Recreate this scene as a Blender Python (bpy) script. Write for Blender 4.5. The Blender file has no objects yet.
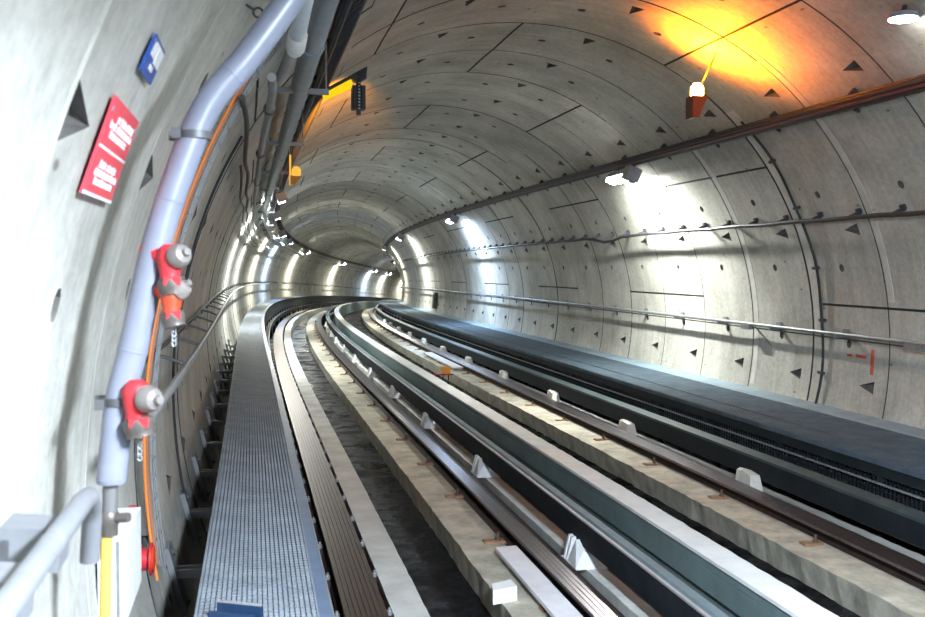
import bpy, math, random
import numpy as np
from mathutils import Vector, Matrix
random.seed(7)
PI = math.pi
R = 3.8            # tunnel radius (m)
Z0 = 1.72          # height of the tunnel axis above the floor
scn = bpy.context.scene
col = scn.collection

# ------------------------------------------------------------------ alignment
K0, K1, S0, TAU, GR, G2 = -0.0092339, 0.0223849, 4.3866268, 1.9493536, 0.01290570, 0.00078489
_ds = 0.01
_ss = np.arange(-5, 62, _ds)
_k = K0 + K1 / (1 + np.exp(-(_ss - S0) / TAU))
_th = np.cumsum(_k) * _ds
_i0 = int(round(5 / _ds)); _th -= _th[_i0]
_X = np.cumsum(np.sin(_th)) * _ds; _Y = np.cumsum(np.cos(_th)) * _ds
_X -= _X[_i0]; _Y -= _Y[_i0]

def head(s): return float(np.interp(s / R, _ss, _th))
def grade(s): return GR - 2 * G2 * s / R
def T(s, u, v):
    q = s / R
    X = float(np.interp(q, _ss, _X)); Y = float(np.interp(q, _ss, _Y)); t = float(np.interp(q, _ss, _th))
    return Vector((X * R + u * math.cos(t), Y * R - u * math.sin(t), v + Z0 + (GR * q - G2 * q * q) * R))
def Tr(s, deg, r):
    a = math.radians(deg)
    return T(s, r * math.cos(a), r * math.sin(a))
def rot(s): return (math.atan(grade(s)), 0, -head(s))
def axes(s):
    t = head(s); g = grade(s)
    return Vector((math.cos(t), -math.sin(t), 0)), Vector((math.sin(t), math.cos(t), g)).normalized(), Vector((0, 0, 1))
def srange(a, b, near=.6, far=2.0):
    out = [a]
    while out[-1] < b - 1e-6:
        st = near if out[-1] < 30 else far
        out.append(min(b, out[-1] + st))
    return out

# ------------------------------------------------------------------ materials
def nodemat(name):
    m = bpy.data.materials.new(name); m.use_nodes = True
    nt = m.node_tree
    return m, nt, nt.nodes['Principled BSDF']
def mat(name, color, rough=.6, metal=0, var=.25, scale=6, bump=0, spec=.5, coord='Object', stretch=(1, 1, 1), dark=None):
    m, nt, b = nodemat(name)
    tc = nt.nodes.new('ShaderNodeTexCoord'); mp = nt.nodes.new('ShaderNodeMapping')
    mp.inputs['Scale'].default_value = stretch
    nt.links.new(tc.outputs[coord], mp.inputs['Vector'])
    nz = nt.nodes.new('ShaderNodeTexNoise'); nz.inputs['Scale'].default_value = scale; nz.inputs['Detail'].default_value = 6; nz.inputs['Roughness'].default_value = .65
    nt.links.new(mp.outputs[0], nz.inputs['Vector'])
    rp = nt.nodes.new('ShaderNodeValToRGB')
    c = Vector(color)
    lo = Vector(dark) if dark else c * (1 - var)
    hi = c * (1 + var * .6)
    rp.color_ramp.elements[0].position = .3; rp.color_ramp.elements[1].position = .7
    rp.color_ramp.elements[0].color = (*lo, 1); rp.color_ramp.elements[1].color = (*[min(1, x) for x in hi], 1)
    nt.links.new(nz.outputs['Fac'], rp.inputs['Fac'])
    nt.links.new(rp.outputs['Color'], b.inputs['Base Color'])
    b.inputs['Roughness'].default_value = rough; b.inputs['Metallic'].default_value = metal
    b.inputs['Specular IOR Level'].default_value = spec
    if bump:
        bp = nt.nodes.new('ShaderNodeBump'); bp.inputs['Strength'].default_value = bump; bp.inputs['Distance'].default_value = .02
        nt.links.new(nz.outputs['Fac'], bp.inputs['Height']); nt.links.new(bp.outputs[0], b.inputs['Normal'])
    return m
def emit(name, color, strength):
    m = bpy.data.materials.new(name); m.use_nodes = True
    nt = m.node_tree; nt.nodes.clear()
    e = nt.nodes.new('ShaderNodeEmission'); o = nt.nodes.new('ShaderNodeOutputMaterial')
    e.inputs[0].default_value = (*color, 1); e.inputs[1].default_value = strength
    nt.links.new(e.outputs[0], o.inputs[0]); return m

def lining_material():
    m, nt, b = nodemat('concrete_lining')
    N = nt.nodes.new; L = nt.links.new
    uv = N('ShaderNodeTexCoord')
    def noise(scale, sx, sy, detail=6, rough=.65):
        mp = N('ShaderNodeMapping'); mp.inputs['Scale'].default_value = (sx, sy, 1); L(uv.outputs['UV'], mp.inputs[0])
        n = N('ShaderNodeTexNoise'); n.inputs['Scale'].default_value = scale; n.inputs['Detail'].default_value = detail; n.inputs['Roughness'].default_value = rough
        L(mp.outputs[0], n.inputs['Vector']); return n
    def ramp(src, p0, c0, p1, c1):
        r = N('ShaderNodeValToRGB'); r.color_ramp.elements[0].position = p0; r.color_ramp.elements[1].position = p1
        r.color_ramp.elements[0].color = (*c0, 1); r.color_ramp.elements[1].color = (*c1, 1); L(src, r.inputs[0]); return r
    def mult(a, c, f=1.0):
        x = N('ShaderNodeMix'); x.data_type = 'RGBA'; x.blend_type = 'MULTIPLY'; x.inputs[0].default_value = f
        L(a, x.inputs[6]); L(c, x.inputs[7]); return x.outputs[2]
    big = ramp(noise(.9, 1, 1, 8).outputs['Fac'], .32, (.37, .362, .325), .66, (.64, .637, .59))
    streak = ramp(noise(2.6, 3.2, .35, 6).outputs['Fac'], .34, (.66, .655, .62), .6, (1, 1, 1))      # runs of damp down the wall
    fine = ramp(noise(16, 1, 1, 8, .75).outputs['Fac'], .3, (.66, .655, .64), .58, (1, 1, 1))
    c = mult(big.outputs[0], streak.outputs[0], .5); c = mult(c, fine.outputs[0], .8)
    # small air holes and scuffs of the castings
    mp = N('ShaderNodeMapping'); mp.inputs['Scale'].default_value = (1.0, 2.2, 1); L(uv.outputs['UV'], mp.inputs[0])
    vo = N('ShaderNodeTexVoronoi'); vo.inputs['Scale'].default_value = 2.1; L(mp.outputs[0], vo.inputs['Vector'])
    sp = ramp(vo.outputs['Distance'], .045, (.28, .27, .25), .085, (1, 1, 1))
    c = mult(c, sp.outputs[0], .8)
    L(c, b.inputs['Base Color']); b.inputs['Roughness'].default_value = .72; b.inputs['Specular IOR Level'].default_value = .35
    bp = N('ShaderNodeBump'); bp.inputs['Strength'].default_value = .25; bp.inputs['Distance'].default_value = .01
    n2 = noise(22, 1, 1, 8, .7); L(n2.outputs['Fac'], bp.inputs['Height']); L(bp.outputs[0], b.inputs['Normal'])
    return m

M = {}
M['lining'] = lining_material()
M['joint'] = mat('joint_gasket', (.05, .05, .05), .9, var=.4)
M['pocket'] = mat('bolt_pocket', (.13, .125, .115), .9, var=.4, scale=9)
M['mortar'] = mat('pale_mortar', (.58, .575, .54), .8, var=.2, scale=5)
M['floor'] = mat('wet_dark_invert', (.010, .011, .014), .36, var=.6, scale=1.6, bump=.6, spec=.07, dark=(.002, .002, .003))
fn = M['floor'].node_tree; fr_ = fn.nodes.new('ShaderNodeMapRange'); fr_.inputs[1].default_value = .4; fr_.inputs[2].default_value = .62; fr_.inputs[3].default_value = .75; fr_.inputs[4].default_value = .12
fn.links.new([n for n in fn.nodes if n.type == 'TEX_NOISE'][0].outputs['Fac'], fr_.inputs[0]); fn.links.new(fr_.outputs[0], fn.nodes['Principled BSDF'].inputs['Roughness'])
M['plinth'] = mat('plinth_concrete', (.50, .485, .43), .8, var=.4, scale=3.5, bump=.5)
M['plinthold'] = mat('stained_plinth_concrete', (.50, .475, .39), .8, var=.45, scale=4, bump=.7)
M['pale'] = mat('pale_concrete', (.62, .63, .60), .75, var=.25, scale=3, bump=.2)
M['kerb'] = mat('kerb_concrete', (.19, .26, .31), .8, var=.2, scale=3)
M['railtop'] = mat('brown_rail_steel', (.10, .076, .066), .46, 1.0, var=.35, scale=3, stretch=(12, 12, .6))
M['rail'] = mat('worn_rail_steel', (.24, .215, .24), .32, 1.0, var=.25, scale=3, stretch=(12, 12, .6))
M['railside'] = mat('rusty_rail_side', (.055, .034, .028), .75, .2, var=.4, scale=6)
M['rust'] = mat('rusted_clip', (.30, .17, .09), .8, var=.4, scale=20)
M['bolt'] = mat('rusty_bolt', (.16, .10, .07), .7, .4, var=.3, scale=30)
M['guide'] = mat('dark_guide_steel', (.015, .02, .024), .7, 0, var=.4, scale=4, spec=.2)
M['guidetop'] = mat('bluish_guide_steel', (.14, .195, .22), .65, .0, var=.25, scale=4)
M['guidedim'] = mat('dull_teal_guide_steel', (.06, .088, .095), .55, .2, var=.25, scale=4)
M['edge'] = mat('bright_worn_edge', (.45, .46, .48), .6, .6, var=.1)
M['ductside'] = mat('grey_blue_duct_side', (.14, .20, .205), .6, .05, var=.2, scale=3)
M['ducttop'] = mat('white_duct_lid', (.74, .75, .74), .7, var=.12, scale=4)
M['brown'] = mat('brown_dusty_slab', (.11, .085, .085), .8, var=.35, scale=4)
M['white'] = mat('white_painted', (.82, .83, .84), .55, var=.1, scale=8)
M['bracket'] = mat('pale_bracket', (.66, .66, .61), .6, var=.15, scale=9)
M['grating'] = mat('galvanised_grating', (.22, .25, .285), .7, .0, var=.4, scale=3)
M['gratingdark'] = mat('dull_grating', (.085, .12, .155), .8, 0, var=.4, scale=3, spec=.2)
M['toe'] = mat('blue_grey_edge_strip', (.10, .15, .23), .5, .2, var=.2, scale=6)
M['galv'] = mat('galvanised_steel', (.40, .41, .43), .42, .5, var=.15, scale=8)
M['hand'] = mat('grey_handrail', (.15, .155, .165), .5, .1, var=.15, scale=8)
M['nearpipe'] = mat('grey_lower_pipe', (.13, .125, .125), .5, .1, var=.2, scale=5)
M['galvdark'] = mat('dull_galvanised_steel', (.26, .27, .28), .5, .4, var=.2, scale=8)
M['pipe'] = mat('pale_lilac_pipe', (.21, .225, .285), .38, .15, var=.14, scale=5)
M['bigpipe'] = mat('grey_blue_pipe', (.27, .32, .37), .4, .3, var=.2, scale=4)
M['greypipe'] = mat('grey_service_pipe', (.36, .35, .35), .5, .2, var=.2, scale=5)
M['darkpipe'] = mat('dark_fitting', (.10, .10, .105), .5, .3, var=.2)
M['sleeve'] = mat('white_blue_sleeve', (.62, .70, .80), .4, .1, var=.15)
M['cable'] = mat('black_cable', (.022, .022, .025), .55, var=.2)
M['maroon'] = mat('maroon_cable', (.09, .03, .035), .5, var=.2)
M['orange'] = mat('orange_cable', (.80, .21, .03), .5, var=.1)
M['brownc'] = mat('brown_cable', (.30, .12, .06), .5, var=.1)
M['green'] = mat('green_cable', (.05, .22, .11), .5, var=.1)
M['red'] = mat('red_valve_paint', (.50, .025, .035), .4, var=.15, scale=10)
M['redorange'] = mat('orange_red_paint', (.58, .05, .015), .42, var=.15, scale=10)
M['capgrey'] = mat('grey_cap', (.19, .17, .155), .5, .2, var=.15)
M['coupling'] = mat('tarnished_coupling', (.11, .095, .085), .45, .4, var=.25, scale=15)
M['yellow'] = mat('yellow_sleeve', (.62, .42, .07), .5, var=.1)
M['signred'] = mat('red_sign', (.78, .06, .09), .45, var=.06)
M['signblue'] = mat('blue_sign', (.02, .08, .36), .45, var=.06)
M['signwhite'] = mat('sign_white', (.85, .85, .85), .5, var=.05)
M['navy'] = mat('navy_paint', (.012, .035, .085), .45, var=.3, scale=9)
M['plank'] = mat('whitewashed_plank', (.76, .76, .80), .7, var=.12, scale=6)
M['lamphouse'] = mat('lamp_housing', (.30, .31, .36), .5, .2, var=.1)
M['beaconbody'] = mat('beacon_housing', (.07, .018, .012), .5, var=.2)
M['arm'] = mat('dark_arm_steel', (.06, .06, .07), .5, .3, var=.2)
M['orangemark'] = mat('orange_marker', (.85, .33, .03), .5, var=.15)
M['redbar'] = mat('dark_red_bar', (.35, .03, .03), .5, var=.2)
M['lamp'] = emit('lamp_lens', (1.0, .98, .93), 60)
M['lampblue'] = emit('lamp_lens_bluish', (.72, .84, 1.0), 60)
M['amber'] = emit('amber_lens', (1.0, .50, .10), 60)
M['amberdim'] = emit('amber_lens_small', (1.0, .50, .07), 1.1)
M['amberbar'] = emit('amber_lens_bar', (1.0, .62, .01), 1.12)
M['cabinet'] = mat('brown_cabinet', (.10, .07, .05), .6, var=.2)
M['paintmark'] = mat('orange_red_spray_paint', (.55, .10, .05), .8, var=.3, scale=30)

# ------------------------------------------------------------------ mesh helpers
class MB:
    def __init__(self): self.v = []; self.f = []; self.m = []; self.sm = []
    def add(self, vs, fs, mi=0, smooth=False):
        o = len(self.v); self.v += [Vector(p) for p in vs]
        for f in fs: self.f.append([i + o for i in f]); self.m.append(mi); self.sm.append(smooth)
    def hexa(self, p, mi=0):     # 8 corners: bottom 0-3, top 4-7
        self.add(p, [(3, 2, 1, 0), (4, 5, 6, 7), (0, 1, 5, 4), (1, 2, 6, 5), (2, 3, 7, 6), (3, 0, 4, 7)], mi)
    def box(self, x0, x1, y0, y1, z0, z1, mi=0):
        self.hexa([(x0, y0, z0), (x1, y0, z0), (x1, y1, z0), (x0, y1, z0), (x0, y0, z1), (x1, y0, z1), (x1, y1, z1), (x0, y1, z1)], mi)
    def sbox(self, s0, s1, u0, u1, v0, v1, mi=0):   # box in tunnel coordinates
        self.hexa([T(s0, u0, v0), T(s0, u1, v0), T(s1, u1, v0), T(s1, u0, v0), T(s0, u0, v1), T(s0, u1, v1), T(s1, u1, v1), T(s1, u0, v1)], mi)
    def rbox(self, s0, s1, a0, a1, r0, r1, mi=0):   # box on the lining (angle in degrees)
        self.hexa([Tr(s0, a0, r0), Tr(s0, a1, r0), Tr(s1, a1, r0), Tr(s1, a0, r0), Tr(s0, a0, r1), Tr(s0, a1, r1), Tr(s1, a1, r1), Tr(s1, a0, r1)], mi)
    def tube(self, pts, r, n=8, mi=0, cap=True):
        pts = [Vector(p) for p in pts]
        rs = r if isinstance(r, (list, tuple)) else [r] * len(pts)
        o = len(self.v); ref = None
        for i, p in enumerate(pts):
            d = (pts[min(i + 1, len(pts) - 1)] - pts[max(i - 1, 0)])
            d = d.normalized() if d.length > 1e-9 else Vector((0, 0, 1))
            if ref is None:
                ref = Vector((0, 0, 1)) if abs(d.z) < .9 else Vector((1, 0, 0))
            x = ref - d * ref.dot(d); x.normalize(); y = d.cross(x); ref = x
            for k in range(n):
                a = 2 * PI * k / n
                self.v.append(p + (x * math.cos(a) + y * math.sin(a)) * rs[i])
        for i in range(len(pts) - 1):
            for k in range(n):
                a = o + i * n + k; b = o + i * n + (k + 1) % n
                self.f.append([a, b, b + n, a + n]); self.m.append(mi); self.sm.append(True)
        if cap:
            self.f.append([o + k for k in range(n)][::-1]); self.m.append(mi); self.sm.append(False)
            e = o + (len(pts) - 1) * n
            self.f.append([e + k for k in range(n)]); self.m.append(mi); self.sm.append(False)
    def lathe(self, p, d, prof, n=14, mi=0):        # prof: list of (distance along d, radius)
        p = Vector(p); d = Vector(d).normalized()
        ref = Vector((0, 0, 1)) if abs(d.z) < .9 else Vector((1, 0, 0))
        x = (ref - d * ref.dot(d)).normalized(); y = d.cross(x); o = len(self.v)
        for t, r in prof:
            for k in range(n):
                a = 2 * PI * k / n; self.v.append(p + d * t + (x * math.cos(a) + y * math.sin(a)) * max(r, 1e-4))
        for i in range(len(prof) - 1):
            for k in range(n):
                a = o + i * n + k; b = o + i * n + (k + 1) % n
                self.f.append([a, b, b + n, a + n]); self.m.append(mi); self.sm.append(True)
        self.f.append([o + k for k in range(n)][::-1]); self.m.append(mi); self.sm.append(False)
        e = o + (len(prof) - 1) * n
        self.f.append([e + k for k in range(n)]); self.m.append(mi); self.sm.append(False)
    def sweep(self, prof, ss, mi=None, jit=None, closed=True):   # prof: list of (u, v[, material]) anticlockwise seen along the track
        n = len(prof); o = len(self.v)
        for s in ss:
            for j, q in enumerate(prof):
                du = dv = 0
                if jit and j in jit:
                    a = jit[j]; du = random.uniform(-a, a); dv = random.uniform(-a, a) * .6
                self.v.append(T(s, q[0] + du, q[1] + dv))
        for i in range(len(ss) - 1):
            for j in range(n if closed else n - 1):
                a = o + i * n + j; b = o + i * n + (j + 1) % n
                self.f.append([a, b, b + n, a + n]); self.m.append(prof[j][2] if len(prof[j]) > 2 else 0); self.sm.append(False)
        if closed:
            self.f.append([o + j for j in range(n)][::-1]); self.m.append(0); self.sm.append(False)
            e = o + (len(ss) - 1) * n
            self.f.append([e + j for j in range(n)]); self.m.append(0); self.sm.append(False)
    def build(self, name, mats, parent=None, origin=None, sharp=35):
        if not isinstance(mats, (list, tuple)): mats = [mats]
        if origin is None:
            if parent is not None: origin = parent['_o'] if '_o' in parent else (0, 0, 0)
            else:
                z = min(p.z for p in self.v); q = self.v[:max(4, len(self.v) // 12)]
                origin = (sum(p.x for p in q) / len(q), sum(p.y for p in q) / len(q), z)
        o = Vector(origin)
        me = bpy.data.meshes.new(name)
        me.from_pydata([p - o for p in self.v], [], self.f)
        for m in mats: me.materials.append(m)
        me.polygons.foreach_set('material_index', self.m)
        me.polygons.foreach_set('use_smooth', self.sm)
        me.validate(); me.update()
        if any(self.sm) and hasattr(me, 'set_sharp_from_angle'): me.set_sharp_from_angle(angle=math.radians(sharp))
        ob = bpy.data.objects.new(name, me); col.objects.link(ob)
        if parent is not None: ob.parent = parent
        else: ob.location = o
        if parent is not None: ob['_o'] = list(o)
        else: ob['_o'] = list(o)
        return ob
def tag(o, label, cat, group=None, kind=None):
    o['label'] = label; o['category'] = cat
    if group: o['group'] = group
    if kind: o['kind'] = kind
    return o
def thing(name, label, cat, loc, group=None, rz=None, local=False):
    o = bpy.data.objects.new(name, None); o.empty_display_size = .1; col.objects.link(o); o.location = loc
    if rz: o.rotation_euler = rz
    o['_o'] = [0, 0, 0] if local else list(loc)
    return tag(o, label, cat, group)
def struct(o, label=None):
    o['kind'] = 'structure'
    if label: o['label'] = label
    return o
def dup(root, loc, rz, label=None, group=None):
    r = root.copy(); col.objects.link(r); r.location = loc; r.rotation_euler = rz
    if label: r['label'] = label
    if group: r['group'] = group
    for ch in list(root.children):
        c = ch.copy(); col.objects.link(c); c.parent = r
        for g in list(ch.children):
            d = g.copy(); col.objects.link(d); d.parent = c
    return r
ORD = ['nearest', 'second', 'third', 'fourth', 'fifth', 'sixth', 'seventh', 'eighth', 'ninth', 'tenth', 'eleventh', 'twelfth']

# ------------------------------------------------------------------ tunnel lining
W = 1.541; J0 = 8.454; SLOT = 27.87; C0 = -7.0
KA, KB = -12, 104
def is_joint_slot(k, j):
    if k < -2 and j >= 5: return False     # the nearest left segments are unbroken
    par = (k // 2) % 2                     # pairs of rings share their joint angles
    return (j % 2 == 0) if par == 0 else (j % 2 == 1)
def lining(name, a_lo, a_hi, off=0.0):
    # angle stations
    st = set([a_lo, a_hi])
    jn = {}
    for j in range(-2, 9):
        c = C0 + SLOT * j
        for d in (-7.9, -6.1, -1.1, 0, 1.1, 6.1, 7.9, 13.94 - .22, 13.94, 13.94 + .22, 10.5, -10.5, -3.6, 3.6):
            if a_lo < c + d < a_hi: st.add(round(c + d, 4))
    A = sorted(st)
    SL = [0, .013, .24 + off, .52 + off, .69 + off, .86 + off, 1.2, W - .013, W]
    mb = MB(); uvs = []
    na = len(A)
    slots = [C0 + SLOT * j for j in range(-2, 9)]
    for k in range(KA, KB):
        base = J0 + k * W
        pos = {}
        jr = random.uniform(-.006, .006)
        for i, ds in enumerate(SL):
            for q, a in enumerate(A):
                r = R + jr * (1 if i in (1, 6, 7) else 0)
                groove = i in (0, len(SL) - 1)
                for j, c in enumerate(slots):
                    if abs(a - (c + 13.94)) < .01 and is_joint_slot(k, j): groove = True
                if groove: r = R + (.03 if not (k < -2 and a > 130) else .012)
                pos[i, q] = len(mb.v)
                mb.v.append(Tr(base + ds, a, r)); uvs.append((base + ds, math.radians(a) * R))
        for i in range(len(SL) - 1):
            for q in range(na - 1):
                am = (A[q] + A[q + 1]) / 2
                quad = [pos[i, q], pos[i, q + 1], pos[i + 1, q + 1], pos[i + 1, q]]
                mi = 0; done = False
                if i in (0, len(SL) - 2) and not (k < -2 and am > 130): mi = 1
                for j, c in enumerate(slots):
                    if is_joint_slot(k, j) and abs(am - (c + 13.94)) < .25: mi = 1
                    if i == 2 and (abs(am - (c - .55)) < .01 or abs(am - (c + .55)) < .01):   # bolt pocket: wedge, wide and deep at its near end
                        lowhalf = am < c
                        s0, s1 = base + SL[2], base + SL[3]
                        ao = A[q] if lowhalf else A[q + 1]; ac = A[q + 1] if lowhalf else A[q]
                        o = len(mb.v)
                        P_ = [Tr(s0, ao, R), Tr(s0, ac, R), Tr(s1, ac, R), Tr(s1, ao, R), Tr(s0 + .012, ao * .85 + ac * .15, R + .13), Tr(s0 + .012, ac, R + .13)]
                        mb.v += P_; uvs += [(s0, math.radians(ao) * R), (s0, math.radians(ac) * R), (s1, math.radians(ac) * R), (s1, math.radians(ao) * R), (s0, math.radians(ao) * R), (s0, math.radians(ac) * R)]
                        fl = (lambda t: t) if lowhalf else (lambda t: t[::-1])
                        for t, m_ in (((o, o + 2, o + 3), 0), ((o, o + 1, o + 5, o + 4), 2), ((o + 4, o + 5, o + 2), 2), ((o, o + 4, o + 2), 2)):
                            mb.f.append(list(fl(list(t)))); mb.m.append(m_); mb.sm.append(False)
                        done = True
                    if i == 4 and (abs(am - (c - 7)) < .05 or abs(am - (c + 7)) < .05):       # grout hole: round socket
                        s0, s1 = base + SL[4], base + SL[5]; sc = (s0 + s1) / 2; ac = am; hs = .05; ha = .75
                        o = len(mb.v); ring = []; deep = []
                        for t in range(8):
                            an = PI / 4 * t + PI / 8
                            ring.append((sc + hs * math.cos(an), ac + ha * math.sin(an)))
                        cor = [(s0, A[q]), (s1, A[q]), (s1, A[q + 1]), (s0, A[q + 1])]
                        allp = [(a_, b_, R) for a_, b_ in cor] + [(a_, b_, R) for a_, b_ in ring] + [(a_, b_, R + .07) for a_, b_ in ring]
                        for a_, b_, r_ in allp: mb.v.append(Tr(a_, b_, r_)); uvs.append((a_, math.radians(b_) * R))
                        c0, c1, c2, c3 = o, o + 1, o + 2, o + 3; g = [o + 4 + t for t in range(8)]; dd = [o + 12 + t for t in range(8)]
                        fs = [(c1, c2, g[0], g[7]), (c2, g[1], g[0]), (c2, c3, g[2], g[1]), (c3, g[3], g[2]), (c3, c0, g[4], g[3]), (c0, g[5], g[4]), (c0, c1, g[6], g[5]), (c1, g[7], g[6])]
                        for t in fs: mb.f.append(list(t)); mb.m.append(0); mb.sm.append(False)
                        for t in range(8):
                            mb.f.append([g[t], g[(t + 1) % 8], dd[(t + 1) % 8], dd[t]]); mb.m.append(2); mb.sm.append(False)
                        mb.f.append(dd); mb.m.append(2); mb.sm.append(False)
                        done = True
                if not done:
                    mb.f.append(quad); mb.m.append(mi); mb.sm.append(mi == 0)
    me_o = mb.build(name, [M['lining'], M['joint'], M['pocket']], origin=(0, 0, 0), sharp=25)
    me = me_o.data
    ul = me.uv_layers.new(name='UVMap')
    idx = np.zeros(len(me.loops), dtype=np.int32); me.loops.foreach_get('vertex_index', idx)
    U = np.array(uvs, dtype=np.float32)[idx]
    ul.data.foreach_set('uv', U.ravel())
    return me_o
wall_right = struct(lining('wall_right', -27, 48.74 + 6.95), 'curved grey concrete tunnel wall on the right')
ceiling = struct(lining('ceiling', 48.74 + 6.95, 132.35 - 6.95), 'concrete ring vault of the tunnel overhead')
wall_left = struct(lining('wall_left', 132.35 - 6.95, 207, -.21), 'curved pale concrete tunnel wall on the left')

SA, SB = -9, 165
SS = srange(SA, SB, .5, 1.5)
# floor
m = MB(); m.sweep([(-3.45, -1.72), (-3.45, -1.9), (3.45, -1.9), (3.45, -1.72)], SS); m.f = m.f; 
struct(m.build('floor', M['floor']), 'dark wet concrete floor of the tunnel')
# mortar bands in two ring joints of the right wall
for s0, s1, a0, a1 in ((11.32, 11.5, 2, 48), (12.92, 13.03, -11, 43), (9.86, 9.96, 8, 60)):
    b = MB(); n = 24
    for i in range(n):
        t0 = a0 + (a1 - a0) * i / n; t1 = a0 + (a1 - a0) * (i + 1) / n
        b.rbox(s0, s1, t0, t1, R - .008, R + .01)
    o = b.build('mortar_band', M['mortar'], wall_right, (0, 0, 0)); o['label'] = 'pale mortar band along a ring joint'
for s0, s1, a0, a1 in ((10.42, 10.62, -2.2, -1.6), (10.27, 10.33, -4.8, -.4), (10.7, 10.8, -2.2, -1.7)):
    b = MB(); b.rbox(s0, s1, a0, a1, R - .004, R + .01); o = b.build('paint_mark', M['paintmark'], wall_right, (0, 0, 0)); o['label'] = 'orange-red spray paint mark'

# ------------------------------------------------------------------ track
def solid(name, prof, mats, label, cat, s0=SA, s1=SB, jit=None, ss=None):
    b = MB(); b.sweep(prof, ss or srange(s0, s1, .5, 1.5), jit=jit)
    return tag(b.build(name, mats), label, cat)
FSS = srange(SA, SB, .13, 1.5)
solid('concrete_strip', [(-2.285, -1.41), (-2.285, -1.72), (-2.05, -1.72), (-2.05, -1.41)], M['pale'], 'pale narrow concrete upstand just right of the flat brown rail', 'concrete strip', ss=FSS, jit={0: .002, 3: .003})
plinth_b = solid('track_plinth', [(-1.46, -1.49), (-1.44, -1.72), (-1.06, -1.72), (-1.06, -1.49)], M['plinthold'], 'stained concrete plinth carrying the middle rail, with rusty clips', 'plinth', ss=FSS, jit={0: .006, 1: .008})
plinth_c = solid('track_plinth', [(1.24, -1.47), (1.30, -1.72), (1.66, -1.72), (1.66, -1.47)], M['plinthold'], 'rough-edged concrete plinth carrying the right-hand rail', 'plinth', ss=FSS, jit={0: .009, 1: .012})
solid('concrete_strip', [(-.62, -1.47), (-.62, -1.72), (-.46, -1.72), (-.46, -1.47)], M['pale'], 'light concrete strip just right of the middle rail, under the white brackets', 'concrete strip', ss=FSS, jit={0: .004, 3: .006})
solid('floor_slab', [(-.455, -1.52), (-.455, -1.72), (-.215, -1.72), (-.215, -1.52)], M['brown'], 'dusty brown floor slab under the central guide beam', 'slab')
solid('concrete_strip', [(1.92, -1.47), (1.92, -1.72), (2.25, -1.72), (2.25, -1.47)], M['pale'], 'concrete strip right of the right-hand rail, under the pale brackets', 'concrete strip', ss=FSS, jit={0: .004, 3: .006})

def rail(u0, u1, top, base, label, mt, grooves=False):
    c = (u0 + u1) / 2; w = u1 - u0
    b = MB()
    th = .028
    prof = [(u0, top - th, 1), (u0, top - th - .001, 1), (c - .022, top - th - .012, 1), (c - .022, base + .03, 1), (u0 - .02, base + .018, 1), (u0 - .02, base, 1), (u1 + .02, base, 1), (u1 + .02, base + .018, 1), (c + .022, base + .03, 1), (c + .022, top - th - .012, 1), (u1, top - th - .001, 1), (u1, top - th, 1)]
    # running surface, with shallow grooves rolled into it
    n = 8 if grooves else 5
    tops = []
    for i in range(n):
        x1 = u1 - w * i / n; x0 = u1 - w * (i + 1) / n; g = .0025
        tops += [(x1 - (0 if i == 0 else g), top, 0), (x0 + (0 if i == n - 1 else g), top, 0)]
        if i < n - 1: tops += [(x0, top - .003, 0)]
    b.sweep(prof + tops, SS)
    return tag(b.build('running_rail', [mt, M['railside']]), label, 'rail')
rail_a = rail(-2.62, -2.34, -1.357, -1.52, 'wide flat brown running rail next to the left walkway', M['railtop'], True)
rail_b = rail(-1.02, -.825, -1.357, -1.53, 'steel running rail in the middle, right of the stained plinth with the white plank', M['rail'])
rail_c = rail(1.65, 1.87, -1.357, -1.50, 'dark steel running rail on the right-hand plinth', M['rail'])

def clip_mesh(b, s, u, v, m0=0, m1=1):
    a = random.uniform(-.04, .04)
    b.hexa([T(s - .055 + a * .3, u - .13, v), T(s - .055 - a * .3, u + .06, v), T(s + .055 - a * .3, u + .06, v), T(s + .055 + a * .3, u - .13, v),
            T(s - .05, u - .125, v + .018), T(s - .05, u + .055, v + .018), T(s + .05, u + .055, v + .018), T(s + .05, u - .125, v + .018)], m0)
    b.lathe(T(s, u, v + .018), (0, 0, 1), [(0, .026), (.016, .026), (.017, .013), (.065, .013), (.066, .006)], 8, m1)
def clips(railobj, s0, step, n, u, v):
    for i in range(n):
        b = MB(); clip_mesh(b, s0 + step * i, u, v)
        o = b.build('rail_clip', [M['rust'], M['bolt']], railobj)
        o['label'] = 'rust-brown rail clip with bolt'
        if railobj.location.length > 0: o.data.transform(Matrix.Identity(4))
clips(rail_b, 5.0, 1.75, 26, -1.10, -1.49)
clips(rail_c, 6.05, 1.76, 26, 1.56, -1.47)
# fastening bolts beside the flat rail
for i in range(30):
    for u in (-2.66, -2.305):
        b = MB(); s = 3.3 + i * .85
        b.sbox(s - .035, s + .035, u - .02, u + .02, -1.72, -1.43, 1)
        b.lathe(T(s, u, -1.43), (0, 0, 1), [(0, .02), (.03, .02), (.031, .01), (.05, .01)], 6, 0)
        b.build('rail_bolt', [M['galv'], M['railside']], rail_a)

# left guide beam beneath the walkway
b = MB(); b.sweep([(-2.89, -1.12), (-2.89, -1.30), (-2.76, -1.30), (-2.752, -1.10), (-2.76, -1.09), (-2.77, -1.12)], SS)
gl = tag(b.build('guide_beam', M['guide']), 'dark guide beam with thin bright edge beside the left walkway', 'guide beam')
b = MB(); b.sweep([(-2.757, -1.085), (-2.757, -1.10), (-2.745, -1.10), (-2.745, -1.085)], SS); o = b.build('worn_edge', M['edge'], gl); o['label'] = 'bright worn edge'
for i in range(36):
    s = 1 + i * 3.5 if i < 36 else 0
    b = MB(); b.sbox(s - .06, s + .06, -2.86, -2.79, -1.72, -1.30); b.build('post', M['guide'], gl)

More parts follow.
